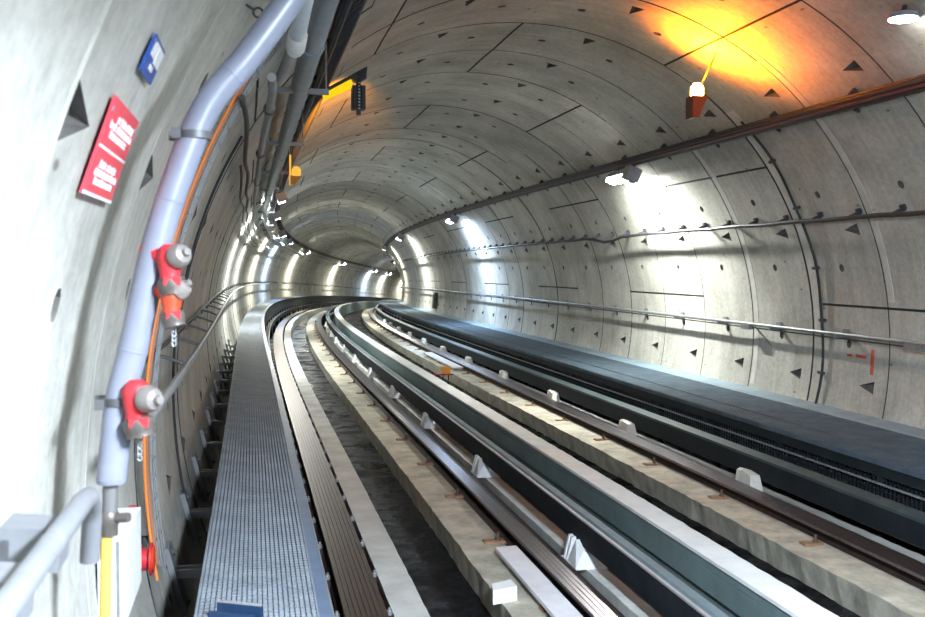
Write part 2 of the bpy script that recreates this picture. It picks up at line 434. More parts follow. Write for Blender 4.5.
# central guide beam right of the middle rail
b = MB()
b.sweep([(-.62, -1.11), (-.62, -1.315), (-.60, -1.315), (-.60, -1.22), (-.55, -1.22), (-.55, -1.25), (-.46, -1.25), (-.46, -1.205), (-.60, -1.19), (-.60, -1.11)], SS)
gb = tag(b.build('guide_beam', M['guide']), 'dark guide beam with bright edge between middle rail and white-topped duct', 'guide beam')
b = MB(); b.sweep([(-.623, -1.098), (-.623, -1.112), (-.597, -1.112), (-.597, -1.098)], SS); o = b.build('worn_edge', M['edge'], gb); o['label'] = 'thin bright worn edge'
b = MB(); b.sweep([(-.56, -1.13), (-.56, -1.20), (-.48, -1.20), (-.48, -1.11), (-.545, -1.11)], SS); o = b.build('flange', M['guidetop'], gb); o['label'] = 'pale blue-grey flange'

# central duct
b = MB(); b.sweep([(-.195, -1.052), (-.195, -1.108), (-.185, -1.112), (-.195, -1.116), (-.195, -1.275), (-.17, -1.285), (-.17, -1.72), (.0, -1.72), (.0, -1.052)], SS)
du = tag(b.build('cable_duct', M['ductside']), 'long grey-blue cable duct with a white lid between the two tracks', 'cable duct')
b = MB(); b.sweep([(-.205, -1.027), (-.205, -1.052), (.012, -1.052), (.012, -1.027)], FSS, jit={0: .003, 3: .004}); o = b.build('lid', M['ducttop'], du); o['label'] = 'white lid'

# right guide beam
b = MB(); b.sweep([(2.06, -1.12), (2.06, -1.33), (2.09, -1.35), (2.20, -1.33), (2.20, -1.12)], SS)
gc = tag(b.build('guide_beam', M['guide']), 'dark guide beam right of the right-hand rail, below the right walkway', 'guide beam')
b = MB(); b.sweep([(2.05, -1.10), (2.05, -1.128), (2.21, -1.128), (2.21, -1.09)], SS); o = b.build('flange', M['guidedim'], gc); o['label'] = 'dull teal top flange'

# guide-beam brackets
def make_bracket(pale):
    t = thing('guide_beam_bracket', '', 'bracket', (0, 0, 0), local=True)
    mm = M['white'] if pale else M['bracket']
    b = MB(); b.box(-.14, .16 if pale else .07, -.19, .19, 0, .014); b.build('base_plate', mm, t)
    for y0 in ((.07, .14) if pale else (.10, .15)):
        b = MB()
        pr = [(-.13, .0), (.16, .0), (.16, .15), (-.05, .15), (-.05, .195), (-.085, .195)] if pale else [(-.10, .0), (.06, .0), (.06, .2), (-.02, .22), (-.06, .2)]
        y1 = y0 + .03
        vs = [(x, y0, z) for x, z in pr] + [(x, y1, z) for x, z in pr]; n = len(pr)
        b.add(vs, [tuple(range(n)), tuple(range(2 * n - 1, n - 1, -1))] + [(j, j + n, (j + 1) % n + n, (j + 1) % n) for j in range(n)])
        b.build('gusset', mm, t)
    b = MB()
    if pale:
        b.add([(-.14, -.19, .014), (.06, -.19, .014), (.06, .05, .014), (-.13, .05, .014), (-.075, .0, .195), (-.05, .0, .195), (.05, -.03, .15), (-.05, -.13, .14)],
              [(3, 2, 1, 0), (0, 1, 7), (0, 7, 4), (0, 4, 3), (3, 4, 5), (1, 6, 7), (7, 6, 5), (7, 5, 4), (1, 2, 6), (2, 3, 5), (2, 5, 6)])
    else:
        b.hexa([(-.10, -.19, .014), (.06, -.19, .014), (.06, .08, .014), (-.10, .08, .014), (-.06, -.12, .19), (.05, -.12, .19), (.05, .08, .21), (-.06, .08, .21)])
    b.build('support_block', mm, t)
    return t
for pale, u, v, s0, n, desc in ((True, -.575, -1.47, 4.2, 12, 'white steel bracket under the central guide beam, {} of its row'), (False, 2.0, -1.47, 6.3, 12, 'pale boxy bracket between right-hand rail and its guide beam, {} of its row')):
    pro = make_bracket(pale)
    for i in range(n):
        s = s0 + 3.5 * i
        o = pro if i == 0 else dup(pro, (0, 0, 0), (0, 0, 0))
        o.location = T(s, u, v); o.rotation_euler = rot(s)
        o['label'] = desc.format(ORD[i] + (' nearest' if i else ' one')); o['group'] = 'white central guide beam brackets' if pale else 'pale right guide beam brackets'

# planks, block and marker on the plinths
def plank(s0, s1, u0, u1, v0, v1, label):
    t = thing('plank', label, 'plank', T(s0, (u0 + u1) / 2, v0))
    b = MB(); b.sweep([(u0, v1 - .005), (u0, v1 - .035), (u1, v1 - .035), (u1, v1)], srange(s0, s1, .4)); b.build('board', M['plank'], t)
    for s in (s0 + .25, (s0 + s1) / 2, s1 - .3):
        b = MB(); b.sbox(s - .06, s + .06, u0 + .03, u1 - .03, v0, v1 - .035); b.build('batten', M['plinthold'], t)
    return t
plank(4.6, 8.05, -1.235, -1.055, -1.49, -1.40, 'long white plank on the stained plinth left of the middle rail')
plank(22.5, 26.8, 1.36, 1.58, -1.47, -1.37, 'white plank on the right-hand plinth far down the track')
b = MB(); b.hexa([T(6.92, -1.53, -1.49), T(6.98, -1.335, -1.49), T(7.12, -1.345, -1.49), T(7.05, -1.51, -1.49), T(6.92, -1.53, -1.385), T(6.98, -1.335, -1.385), T(7.12, -1.345, -1.378), T(7.05, -1.51, -1.378)])
tag(b.build('block', M['white']), 'small white block at the left edge of the stained plinth', 'block')
t = thing('track_marker', 'orange marker plate with a dark red bar in front of the far white plank', 'marker', T(21.6, .95, -1.47))
b = MB(); b.sbox(21.55, 21.60, .90, 1.10, -1.42, -1.27); b.build('plate', M['orangemark'], t)
b = MB(); b.sbox(21.5, 21.55, .62, 1.16, -1.45, -1.42); b.build('bar', M['redbar'], t)
for u in (.94, 1.06):
    b = MB(); b.tube([T(21.58, u, -1.72), T(21.58, u, -1.35)], .014, 8); b.build('post', M['cable'], t)

# ------------------------------------------------------------------ walkways
def make_grating(name, w, L, pitch, cross, bw, cw, gm, edge=None, pads=False):
    t = thing(name, '', 'walkway panel', (0, 0, 0), local=True)
    n = int(round(w / pitch)); k = int(L / cross)
    if pads:       # pressed grating: raised pads over a lower lattice
        b = MB()
        for i in range(n):
            x = -w / 2 + w * (i + .5) / n
            for j in range(k):
                y = cross * (j + .5)
                b.hexa([(x - bw / 2 - .001, y - cw / 2 - .001, -.014), (x + bw / 2 + .001, y - cw / 2 - .001, -.014), (x + bw / 2 + .001, y + cw / 2 + .001, -.014), (x - bw / 2 - .001, y + cw / 2 + .001, -.014),
                        (x - bw / 2, y - cw / 2, 0), (x + bw / 2, y - cw / 2, 0), (x + bw / 2, y + cw / 2, 0), (x - bw / 2, y + cw / 2, 0)])
        b.build('grating_pads', gm, t)
        b = MB()
        for i in range(n):
            x = -w / 2 + w * (i + .5) / n; b.box(x - bw / 2, x + bw / 2, .004, L - .004, -.028, -.014)
        for j in range(k):
            y = cross * (j + .5); b.box(-w / 2, w / 2, y - .006, y + .006, -.026, -.016)
        o = b.build('lattice', M['toe'], t); o['label'] = 'dark lattice under the pads'
    else:
        b = MB()
        for i in range(n + 1):
            x = w * i / n - w / 2
            b.box(x - bw / 2, x + bw / 2, .004, L - .004, -.028, 0)
        b.build('bearing_bars', gm, t)
        b = MB()
        for i in range(k):
            y = cross * (i + .5); b.box(-w / 2, w / 2, y - cw / 2, y + cw / 2, -.022, -.005)
        b.build('cross_bars', gm, t)
    b = MB(); b.box(-w / 2 - .012, -w / 2, 0, L, -.05, .006); b.box(w / 2, w / 2 + .008, 0, L, -.05, .001); b.build('frame', gm, t)
    if edge:
        b = MB(); b.box(w / 2 + .008, w / 2 + .008 + edge, 0, L, -.03, -.002); o = b.build('edge_strip', M['toe'], t); o['label'] = 'blue-grey plain edge strip'
    return t
def lay(proto, L, u, v, s0, n, desc, far, group):
    first = True; k = 0
    for i in range(n):
        s = s0 + L * i
        o = proto if i == 0 else dup(proto, (0, 0, 0), (0, 0, 0))
        o.location = T(s, u, v); o.rotation_euler = (math.atan(grade(s + L / 2)), 0, -head(s + L / 2))
        o['group'] = group
        if k < len(ORD): o['label'] = desc.format(ORD[k] + (' nearest' if k else ''))
        else: o['label'] = far
        k += 1
PL = 1.6
g1 = make_grating('walkway_grating', .485, PL, .0225, .042, .0165, .031, M['grating'], .055, True)
lay(g1, PL, -3.185, -.50, 3.2, 74, 'pale steel grating panel of the left walkway, {} to the camera', 'pale steel grating panel far along the left walkway', 'grating panels of the left walkway')
b = MB(); b.sweep([(-3.40, -.555), (-3.40, -.65), (-3.36, -.65), (-3.36, -.555)], SS); b.sweep([(-2.98, -.555), (-2.98, -.65), (-2.93, -.65), (-2.93, -.555)], SS)
wl = tag(b.build('walkway_beams', M['guide']), 'dark pair of steel beams carrying the left walkway', 'beam')
for i in range(60):
    s = -1 + 1.75 * i
    b = MB(); b.sbox(s - .03, s + .03, -3.40, -2.93, -.75, -.65); b.sbox(s - .03, s + .03, -3.2, -3.14, -1.72, -.75)
    b.build('trestle', M['guide'], wl)
PR = 2.0
g2 = make_grating('walkway_grating', .30, PR, .05, .06, .030, .03, M['gratingdark'])
lay(g2, PR, 2.45, -.80, 1.0, 46, 'narrow dark grating panel of the right walkway, {} to the camera', 'narrow dark grating panel far along the right walkway edge', 'narrow grating panels of the right walkway')
g3 = make_grating('walkway_grating', .74, PR, .05, .06, .030, .03, M['gratingdark'])
lay(g3, PR, 3.03, -.805, 1.0, 46, 'wide dark grating panel beside the right kerb, {} to the camera', 'wide dark grating panel far along the right kerb', 'wide grating panels of the right walkway')
b = MB(); b.sweep([(2.30, -.86), (2.30, -.95), (2.34, -.95), (2.34, -.86)], SS); b.sweep([(2.62, -.86), (2.62, -.95), (2.66, -.95), (2.66, -.86)], SS); b.sweep([(3.36, -.86), (3.36, -.95), (3.40, -.95), (3.40, -.86)], SS)
wr = tag(b.build('walkway_beams', M['guide']), 'dark steel beams carrying the right walkway', 'beam')
for i in range(50):
    s = 1 + 1.75 * i
    b = MB(); b.sbox(s - .03, s + .03, 2.30, 3.40, -1.0, -.95); b.sbox(s - .03, s + .03, 2.44, 2.5, -1.72, -1.0)
    b.build('trestle', M['guide'], wr)
b = MB(); b.sweep([(2.275, -.80), (2.275, -.845), (2.295, -.845), (2.295, -.80)], SS); o = b.build('lip', M['gratingdark'], wr); o['label'] = 'dull edge lip'
b = MB(); b.sweep([(-2.905, -.53), (-2.905, -1.05), (-2.90, -1.05), (-2.90, -.53)], SS); o = b.build('side_plate', M['guide'], wl)
# dark wire mesh skirt under the right walkway
b = MB()
ms = srange(3, 40, .06, .12)
for s in ms: b.sbox(s, s + .02, 2.36, 2.375, -1.40, -.96)
for k in range(8):
    v = -1.38 + k * .055; b.sweep([(2.356, v + .012), (2.356, v), (2.378, v), (2.378, v + .012)], srange(3, 40, 1))
tag(b.build('mesh_skirt', M['guide']), 'dark wire mesh skirt hanging under the right walkway', 'mesh')
b = MB(); b.tube([T(s, 2.31, -1.02) for s in SS], .012, 6); tag(b.build('cable', M['galv']), 'thin light cable below the edge of the right walkway', 'cable')
b = MB()
for i, s in enumerate(srange(SA, SB - 2, 1.541, 1.541)):
    e = s + 1.53; b.sweep([(3.41, -.81), (3.41, -1.0), (3.75, -1.0), (3.79, -.775), (3.46, -.79)], [s, e])
tag(b.build('kerb', M['kerb']), 'pale blue-grey concrete kerb along the foot of the right wall', 'kerb')

# ------------------------------------------------------------------ right wall services
def cable(name, label, ang, r, rad, mt, s0, s1, cat='cable', n=8, f=None):
    b = MB(); b.tube([Tr(s, ang + (f(s) if f else 0), r) for s in srange(s0, s1, .5, 1.2)], rad, n)
    return tag(b.build(name, mt), label, cat)
# upper tray
t = thing('cable_tray', 'dark ladder tray running along the upper right wall', 'cable tray', Tr(0, 44, 3.7))
for a in (43.0, 45.1):
    b = MB(); b.tube([Tr(s, a, 3.69) for s in srange(SA, 70, .5, 1.5)], .016, 6); b.build('side_rail', M['cable'], t)
b = MB()
for s in srange(2, 60, .16, .16): b.tube([Tr(s, 42.7, 3.69), Tr(s, 45.4, 3.69)], .008, 4)
o = b.build('rungs', M['cable'], t); o['kind'] = 'stuff'
for i in range(40):
    s = 1.3 + 1.541 * i
    b = MB(); b.rbox(s - .02, s + .02, 42.6, 45.5, 3.71, 3.79); b.build('wall_bracket', M['arm'], t)
cable('cable', 'thick black cable lying in the upper right tray, lowest of the bundle', 43.35, 3.665, .025, M['cable'], SA, 80)
cable('cable', 'dark maroon cable in the upper right tray, middle of the bundle', 44.05, 3.66, .025, M['maroon'], SA, 80)
cable('cable', 'black cable in the upper right tray, highest of the bundle', 44.75, 3.665, .022, M['cable'], SA, 80)
# middle cable with hangers and a kink
def kink(s): return -1.6 * math.exp(-((s - 17.75) / .55) ** 2) + .12 * math.sin(s * 2 * PI / 1.541)
t = cable('cable', 'single dark cable on hangers halfway up the right wall', 23.94, 3.62, .026, M['cable'], SA, 70, f=kink)
for i in range(70):
    s = 1.6 + .77 * i
    b = MB(); b.rbox(s - .012, s + .012, 23.94 - .35, 23.94 + .35, 3.60, 3.79); b.rbox(s - .035, s + .035, 23.94 - .1, 23.94 + .75, 3.755, 3.79)
    b.build('hanger', M['arm'], t)
# lower handrail
t = thing('handrail', 'galvanised handrail on clips along the lower right wall', 'handrail', Tr(0, 1.92, 3.66))
b = MB(); b.tube([Tr(s, 1.92, 3.655) for s in srange(SA, 75, .5, 1.2)], .024, 10); b.build('rail_tube', M['galvdark'], t)
b = MB(); b.tube([Tr(s, 1.1, 3.68) for s in srange(SA, 75, .5, 1.2)], .009, 6); o = b.build('clipped_wire', M['cable'], t)
for i in range(46):
    s = 1.55 + 1.541 * i
    b = MB(); b.rbox(s - .02, s + .02, 1.2, 2.0, 3.63, 3.79); b.rbox(s - .06, s + .06, .9, 2.7, 3.77, 3.79); b.build('clip', M['galvdark'], t)
for s, w in ((9.35, .16), (13.0, .12)):
    b = MB(); b.rbox(s - w, s + w, .7, 1.7, 3.62, 3.70); b.build('splice_box', M['galvdark'], t)
    b = MB(); b.tube([Tr(s - .15, 1.4, 3.7), Tr(s - .45, -2.4, 3.785)], .012, 6); b.build('stay', M['galvdark'], t)
# dark hose down the ring joint
b = MB(); b.tube([Tr(11.27 + .02 * math.sin(a * .3), a, 3.765) for a in np.linspace(45.5, -12, 60)], .017, 8)
t = tag(b.build('hose', M['cable']), 'black hose hanging down the right wall along a pale joint band', 'hose')
for a in (36, 26, 14, 4, -6):
    b = MB(); b.rbox(11.22, 11.32, a - .25, a + .25, 3.74, 3.79); b.build('clamp', M['arm'], t)
b = MB(); b.rbox(40, 40.5, -10, 0, 3.68, 3.79); b.rbox(40.02, 40.48, -9.5, -.5, 3.66, 3.68, 1)
tag(b.build('wall_cabinet', [M['cabinet'], M['arm']]), 'small brown cabinet on the far right wall', 'cabinet')

# ------------------------------------------------------------------ lamps
def make_lamp(lens):
    t = thing('tunnel_lamp', '', 'lamp', (0, 0, 0), local=True)
    b = MB(); b.hexa([(-.07, -.45, -.005), (.07, -.45, -.005), (.07, .45, -.005), (-.07, .45, -.005), (-.05, -.43, .07), (.05, -.43, .07), (.05, .43, .07), (-.05, .43, .07)]); b.build('housing', M['lamphouse'], t)
    b = MB(); b.box(-.055, .055, -.26, .43, -.05, -.004); b.build('lens', lens, t)
    b = MB(); b.box(-.08, .08, -.47, -.28, -.07, .08); b.build('end_box', M['lamphouse'], t)
    for y in (-.3, .3):
        b = MB(); b.box(-.02, .02, y - .02, y + .02, .07, .22); b.build('stem', M['arm'], t)
    return t
def area(name, loc, rz, sx, sy, power, color, parent=None, spread=180):
    l = bpy.data.lights.new(name, 'AREA'); l.shape = 'RECTANGLE'; l.size = sx; l.size_y = sy; l.energy = power; l.color = color
    l.spread = math.radians(spread)
    o = bpy.data.objects.new(name, l); col.objects.link(o); o.location = loc; o.rotation_euler = rz
    return o
NEUT = (.97, 1.0, .93); BLUE = (.58, .76, 1.0); WARM = (1.0, .97, .80)
lampw = make_lamp(M['lamp']); lampb = make_lamp(M['lampblue'])
rows = []
for i in range(9): rows.append(('right', .98 + 14.07 * i, 42.4, 3.47, BLUE if i in (2,) else (NEUT if i % 2 else WARM)))
for s_, c_ in ((23.6, NEUT), (31.0, NEUT), (42.5, WARM), (51.0, BLUE), (66.0, WARM), (91.5, WARM), (112, BLUE), (121, NEUT), (133, WARM), (148, WARM)): rows.append(('left', s_, 134.8, 3.52 if s_ < 40 else 3.42, c_))
usedw = usedb = False
cnt = {'right': 0, 'left': 0}
for side, s, a, r, c in rows:
    pro = lampb if c == BLUE else lampw
    tilt = math.radians(a - 90)
    if pro is lampw and not usedw: o = pro; usedw = True
    elif pro is lampb and not usedb: o = pro; usedb = True
    else: o = dup(pro, (0, 0, 0), (0, 0, 0))
    p = Tr(s, a, r); o.location = p
    roll = math.radians(90 - a)         # housing back towards the lining
    o.rotation_euler = (math.atan(grade(s)), roll * .45, -head(s))
    k = cnt[side]; cnt[side] += 1
    if s > 40: o.scale = (1.7, 1.3, 1.7)
    elif side == 'right': o.scale = (1.35, 1.1, 1.35)
    o['label'] = 'glowing strip lamp on the %s wall, %s of its row' % (side, 'unseen one above camera, start' if (side == 'right' and k == 0) else ORD[k - (1 if side == 'right' else 0)] + (' nearest' if k - (1 if side == 'right' else 0) else ' one'))
    o['group'] = 'strip lamps along the %s wall' % side
    pw = (330 if s > 2 else 50) if side == 'right' else 380
    side_dir = 1 if side == 'right' else -1
    # the lamp's own light: down along its wall
    p2 = Tr(s + .22, a - side_dir * 1.2, r - .02) - Vector((0, 0, .07))
    area('lamp_light', p2, (math.atan(grade(s)), side_dir * math.radians(-22), -head(s)), .12, .7, pw, c)

# ------------------------------------------------------------------ left services under the vault
b = MB(); b.tube([Tr(s, 140.5, 3.655) for s in srange(SA, 125, .5, 1.2)], .073, 14)
t = tag(b.build('service_pipe', M['bigpipe']), 'thick grey-blue pipe running along the upper left wall', 'pipe')
for s in (6.45, 12.9, 19.3, 26):
    b = MB(); b.tube([Tr(s - .05, 140.5, 3.655), Tr(s + .05, 140.5, 3.655)], .081, 14); b.build('coupling', M['bigpipe'], t)
t = thing('branch_pipe', 'cranked grey branch pipe with a pale sleeve left of the thick pipe', 'pipe', Tr(6, 145, 3.65))
b = MB(); b.tube([Tr(s, 145.2 + d, 3.62) for s, d in ((3.0, .2), (4.0, .1), (5.0, 0), (5.35, 0))], .041, 12); o = b.build('sleeve', M['sleeve'], t); o['label'] = 'pale blue-white sleeve'
b = MB(); b.lathe(Tr(5.0, 145.2, 3.62), Tr(5.5, 145.2, 3.62) - Tr(5.0, 145.2, 3.62), [(0, .043), (.02, .05), (.3, .052), (.36, .045), (.4, .03)], 12); o = b.build('end_fitting', M['white'], t)
b = MB(); b.tube([Tr(s, a, r) for s, a, r in ((5.2, 145.2, 3.62), (5.8, 145.6, 3.64), (6.05, 146.1, 3.65), (6.2, 146.6, 3.68))], .034, 12); b.build('crank', M['greypipe'], t)
b = MB(); b.tube([Tr(s, a, r) for s, a, r in ((5.75, 147.2, 3.67), (6.2, 147.0, 3.66), (6.8, 147.6, 3.65), (7.6, 148.2, 3.65), (8.6, 148.6, 3.65), (10, 148.8, 3.65), (14, 149, 3.65), (22, 149, 3.65), (32, 149, 3.66), (48, 149, 3.66))], .026, 10); b.build('run', M['greypipe'], t)
for s in (6.75, 8.9, 12, 16):
    b = MB(); a = 147.55 if s < 7 else 148.7; b.tube([Tr(s - .06, a, 3.65), Tr(s - .03, a, 3.65), Tr(s + .03, a, 3.65), Tr(s + .06, a, 3.65)], [.034, .042, .042, .034], 10); b.build('coupling', M['darkpipe'], t)
cable('cable', 'thin dark cable on the upper left wall below the branch pipe', 151, 3.7, .016, M['cable'], 5.2, 60, f=lambda s: .35 * math.sin(s * 1.7))
cable('cable', 'second thin dark cable on the upper left wall, lowest of the run', 152.4, 3.72, .012, M['cable'], 8.5, 60, f=lambda s: .5 * math.sin(s * 1.1 + 1))
# tray
t = thing('cable_tray', 'dark cable tray beside the thick pipe under the left vault', 'cable tray', Tr(6, 132.5, 3.7))
for a in (130.9, 134.0):
    b = MB(); b.tube([Tr(s, a, 3.69) for s in srange(SA, 125, .5, 1.2)], .016, 6); b.build('side_rail', M['arm'], t)
b = MB()
for s in srange(3, 60, .17, .17): b.tube([Tr(s, 130.7, 3.69), Tr(s, 134.2, 3.69)], .010, 4)
o = b.build('rungs', M['arm'], t); o['kind'] = 'stuff'
for k, (a, mt, nm) in enumerate(((131.3, 'cable', 'black cable in the left tray, furthest from the thick pipe'), (131.9, 'maroon', 'maroon cable in the left tray, outer of the two'), (132.5, 'cable', 'black cable along the middle of the left tray'), (133.1, 'maroon', 'maroon cable in the left tray, nearer the thick pipe'), (133.6, 'cable', 'black cable in the left tray, right beside the thick pipe'))):
    cable('cable', nm, a, 3.735, .021, M[mt], SA, 110)
# crossbars
for i in range(14):
    s = 1.0 + 3.5 * i
    k = i - 2
    t = thing('pipe_hanger', 'grey crossbar under the left pipes and tray, %s of the row' % (ORD[k] + (' nearest' if k > 0 else ' one') if 0 <= k < 12 else 'above the camera' if k < 0 else 'farthest'), 'hanger', T(s, -2.83, 2.24), 'crossbars under the left pipes')
    b = MB(); b.sbox(s - .025, s + .025, -3.02, -2.60, 2.275, 2.315); b.build('crossbar', M['galvdark'], t)
    for u in (-2.98, -2.62):
        b = MB(); b.tube([T(s, u, 2.31), T(s, u * 1.0, math.sqrt(R * R - u * u) + .01)], .009, 6); b.build('rod', M['galvdark'], t)
# arm with hanging antenna
hu = t = thing('hanging_unit', 'black ribbed unit hanging from a dark arm with glowing yellow lens', 'signal unit', T(9.6, -2.19, 2.75))
b = MB()
b.hexa([T(9.57, -2.56, 2.53), T(9.57, -2.20, 2.735), T(9.63, -2.20, 2.735), T(9.63, -2.56, 2.53), T(9.57, -2.56, 2.565), T(9.57, -2.12, 2.815), T(9.63, -2.12, 2.815), T(9.63, -2.56, 2.565)]); b.build('arm', M['arm'], t)
b = MB(); b.hexa([T(9.55, -2.28, 2.70), T(9.55, -2.20, 2.655), T(9.65, -2.20, 2.655), T(9.65, -2.28, 2.70), T(9.55, -2.26, 2.735), T(9.55, -2.115, 2.815), T(9.65, -2.115, 2.815), T(9.65, -2.26, 2.735)])
b.hexa([T(9.55, -2.20, 2.655), T(9.55, -2.125, 2.70), T(9.65, -2.125, 2.70), T(9.65, -2.20, 2.655), T(9.55, -2.21, 2.75), T(9.55, -2.115, 2.815), T(9.65, -2.115, 2.815), T(9.65, -2.21, 2.75)]); b.build('gusset', M['arm'], t)
b = MB(); b.sbox(9.575, 9.625, -2.215, -2.175, 2.36, 2.70); b.build('stem', M['arm'], t)
b = MB(); b.sbox(9.53, 9.67, -2.258, -2.135, 2.41, 2.63); b.build('body', M['cable'], t)
for u in (-2.235, -2.155):
    b = MB(); b.sbox(9.515, 9.53, u - .008, u + .008, 2.42, 2.62); b.build('rib', M['arm'], t)
for i in range(9):
    b = MB(); v = 2.405 + .03 * i; b.sbox(9.52, 9.53, -2.203, -2.187, v, v + .014); o = b.build('stud', M['galv'], t); o['label'] = 'small pale stud'
# amber beacons
def beacon(name, label, p, s, up, lens, body, size=1.0, power=0, drop=.25):
    t = thing('amber_beacon', label, 'beacon lamp', p)
    b = MB(); b.lathe(p + Vector((0, 0, -.06 * size)), (0, 0, 1), [(0, .045 * size), (.02 * size, .055 * size), (.08 * size, .055 * size), (.115 * size, .03 * size), (.12 * size, .005)], 12); b.build('lens', lens, t)
    side, fw, z = axes(s)
    q = p + Vector((0, 0, -.06 * size)); b = MB()
    w = .07 * size
    b.hexa([q - side * w - fw * w + z * (-drop), q - side * w * .2 - fw * w + z * (-drop), q - side * w * .2 + fw * w + z * (-drop), q - side * w + fw * w + z * (-drop),
            q - side * w - fw * w, q + side * w - fw * w, q + side * w + fw * w, q - side * w + fw * w]); b.build('housing', body, t)
    b = MB(); b.tube([q - side * w * .6 + z * (-drop * .4), up], .012, 6); b.build('bracket_arm', M['arm'], t)
    return t
pb = T(10.4, 1.64, 2.88)
beacon('amber_beacon', 'glowing amber beacon with a dark red housing hanging under the right vault', pb, 10.4, Tr(10.4, 60.5, 3.79), M['amber'], M['beaconbody'], 1.3, drop=.24)
pl2 = T(14.5, -2.55, 2.27)
t = beacon('amber_beacon', 'small yellow beacon beside the far end of the left tray', pl2, 14.5, Tr(14.5, 134.5, 3.75), M['amberdim'], M['orangemark'], 1.2, drop=.12)
b = MB(); b.sbox(14.48, 14.52, -2.645, -2.62, 2.07, 2.50); o = b.build('strip', M['amberdim'], t); o['label'] = 'upright glowing yellow strip'
b = MB(); b.hexa([T(9.60, -2.51, 2.50), T(9.60, -2.25, 2.625), T(9.70, -2.25, 2.625), T(9.70, -2.51, 2.50), T(9.60, -2.53, 2.55), T(9.60, -2.26, 2.70), T(9.70, -2.26, 2.70), T(9.70, -2.53, 2.55)])
o = b.build('amber_lens', M['amberbar'], hu); o['label'] = 'glowing yellow lens under the arm'
def point(name, p, power, color, size=.05):
    l = bpy.data.lights.new(name, 'POINT'); l.energy = power; l.color = color; l.shadow_soft_size = size
    o = bpy.data.objects.new(name, l); col.objects.link(o); o.location = p; return o
AMB = (1.0, .34, .02)
def spot(name, p, target, power, color, deg, size=.06):
    l = bpy.data.lights.new(name, 'SPOT'); l.energy = power; l.color = color; l.shadow_soft_size = size; l.spot_size = math.radians(deg); l.spot_blend = .8
    o = bpy.data.objects.new(name, l); col.objects.link(o); o.location = p
    o.rotation_euler = (Vector(target) - Vector(p)).to_track_quat('-Z', 'Y').to_euler(); return o
spot('beacon_light', pb + Vector((.0, -.03, .125)), Tr(10.25, 61.5, 3.8), 700, (1.0, .20, .004), 165)
spot('beacon_light', T(9.75, -2.27, 2.46), Tr(15.0, 122.5, 3.8), 10000, (1.0, .36, .02), 19, .03)
# small bulkhead lamp at the top right
t = thing('bulkhead_lamp', 'small round white lamp on the vault at the top right corner', 'lamp', Tr(7.55, 54.2, 3.79))
c = Tr(7.55, 54.4, 3.70); dn = Vector((0, 0, -1))
b = MB(); b.lathe(c + Vector((0, 0, .05)), dn, [(0, .10), (.01, .125), (.05, .125)], 20); b.build('base', M['lamphouse'], t)
b = MB(); b.lathe(c, dn, [(0, .112), (.012, .112), (.022, .07), (.024, .01)], 20); b.build('lens', M['lamp'], t)
b = MB(); b.tube([c + Vector((0, 0, .05)), Tr(7.55, 55.2, 3.80)], .02, 8); b.build('stem', M['arm'], t)

# ------------------------------------------------------------------ left wall: standpipe with valves
t = thing('standpipe', 'pale lilac standpipe curving up the left wall, with red hydrant valves', 'standpipe', T(3.0, -3.6, -.1))
path = [(-3.590, .335), (-3.577, .45), (-3.563, .563), (-3.520, .734), (-3.477, .934), (-3.420, 1.134), (-3.321, 1.393), (-3.207, 1.541), (-3.121, 1.660), (-3.03, 1.79), (-2.92, 1.95)]
def smooth(pts, n=6):
    out = []
    for i in range(len(pts) - 1):
        p0 = Vector(pts[max(i - 1, 0)]); p1 = Vector(pts[i]); p2 = Vector(pts[i + 1]); p3 = Vector(pts[min(i + 2, len(pts) - 1)])
        for k in range(n):
            x = k / n
            out.append(.5 * ((2 * p1) + (p2 - p0) * x + (2 * p0 - 5 * p1 + 4 * p2 - p3) * x * x + (3 * p1 - p0 - 3 * p2 + p3) * x ** 3))
    out.append(Vector(pts[-1])); return out
sp = smooth([(u, v, 0) for u, v in path])
b = MB(); b.tube([T(3.0, p.x, p.y) for p in sp], .042, 16); b.build('main_pipe', M['pipe'], t)
for i in (40, 30, 17):
    p = sp[i]; d = (T(3.0, sp[i + 1].x, sp[i + 1].y) - T(3.0, p.x, p.y)).normalized(); c = T(3.0, p.x, p.y)
    b = MB(); b.lathe(c - d * .004, d, [(0, .0425), (.001, .0438), (.007, .0438), (.008, .0425)], 16); b.build('weld_seam', M['pipe'], t)
b = MB(); b.tube([T(3.0, -3.592, .34), T(3.0, -3.596, .20)], .021, 12); b.build('lower_pipe', M['nearpipe'], t)
b = MB(); b.lathe(T(3.0, -3.59, .335), (0, 0, 1), [(-.012, .022), (-.010, .040), (.004, .043)], 16); b.build('reducer', M['pipe'], t)
b = MB(); b.lathe(T(3.0, -3.597, .245), (0, 0, -1), [(0, .024), (.01, .03), (.03, .03), (.04, .024), (.07, .024), (.072, .018)], 10); b.tube([T(3.0, -3.6, .222), T(2.97, -3.54, .232)], .014, 8); b.tube([T(3.0, -3.6, .222), T(3.04, -3.66, .222)], .016, 8); o = b.build('tee_fitting', M['coupling'], t)
b = MB(); b.tube([T(3.0, -3.604, .19), T(3.0, -3.612, -.08), T(3.0, -3.615, -.3)], .0165, 12); o = b.build('yellow_sleeve', M['yellow'], t); o['label'] = 'yellow lower sleeve'
for v, u in ((.56, -3.563), (1.32, -3.35)):
    b = MB(); b.lathe(T(3.0, u, v - .012), (0, 0, 1), [(0, .044), (0.001, .048), (.022, .048), (.023, .044)], 16); b.sbox(3.03, 3.05, u - .075, u + .0, v - .012, v + .012); b.sbox(2.93, 2.96, u - .06, u - .035, v - .016, v + .014); b.build('pipe_clamp', M['darkpipe'], t)
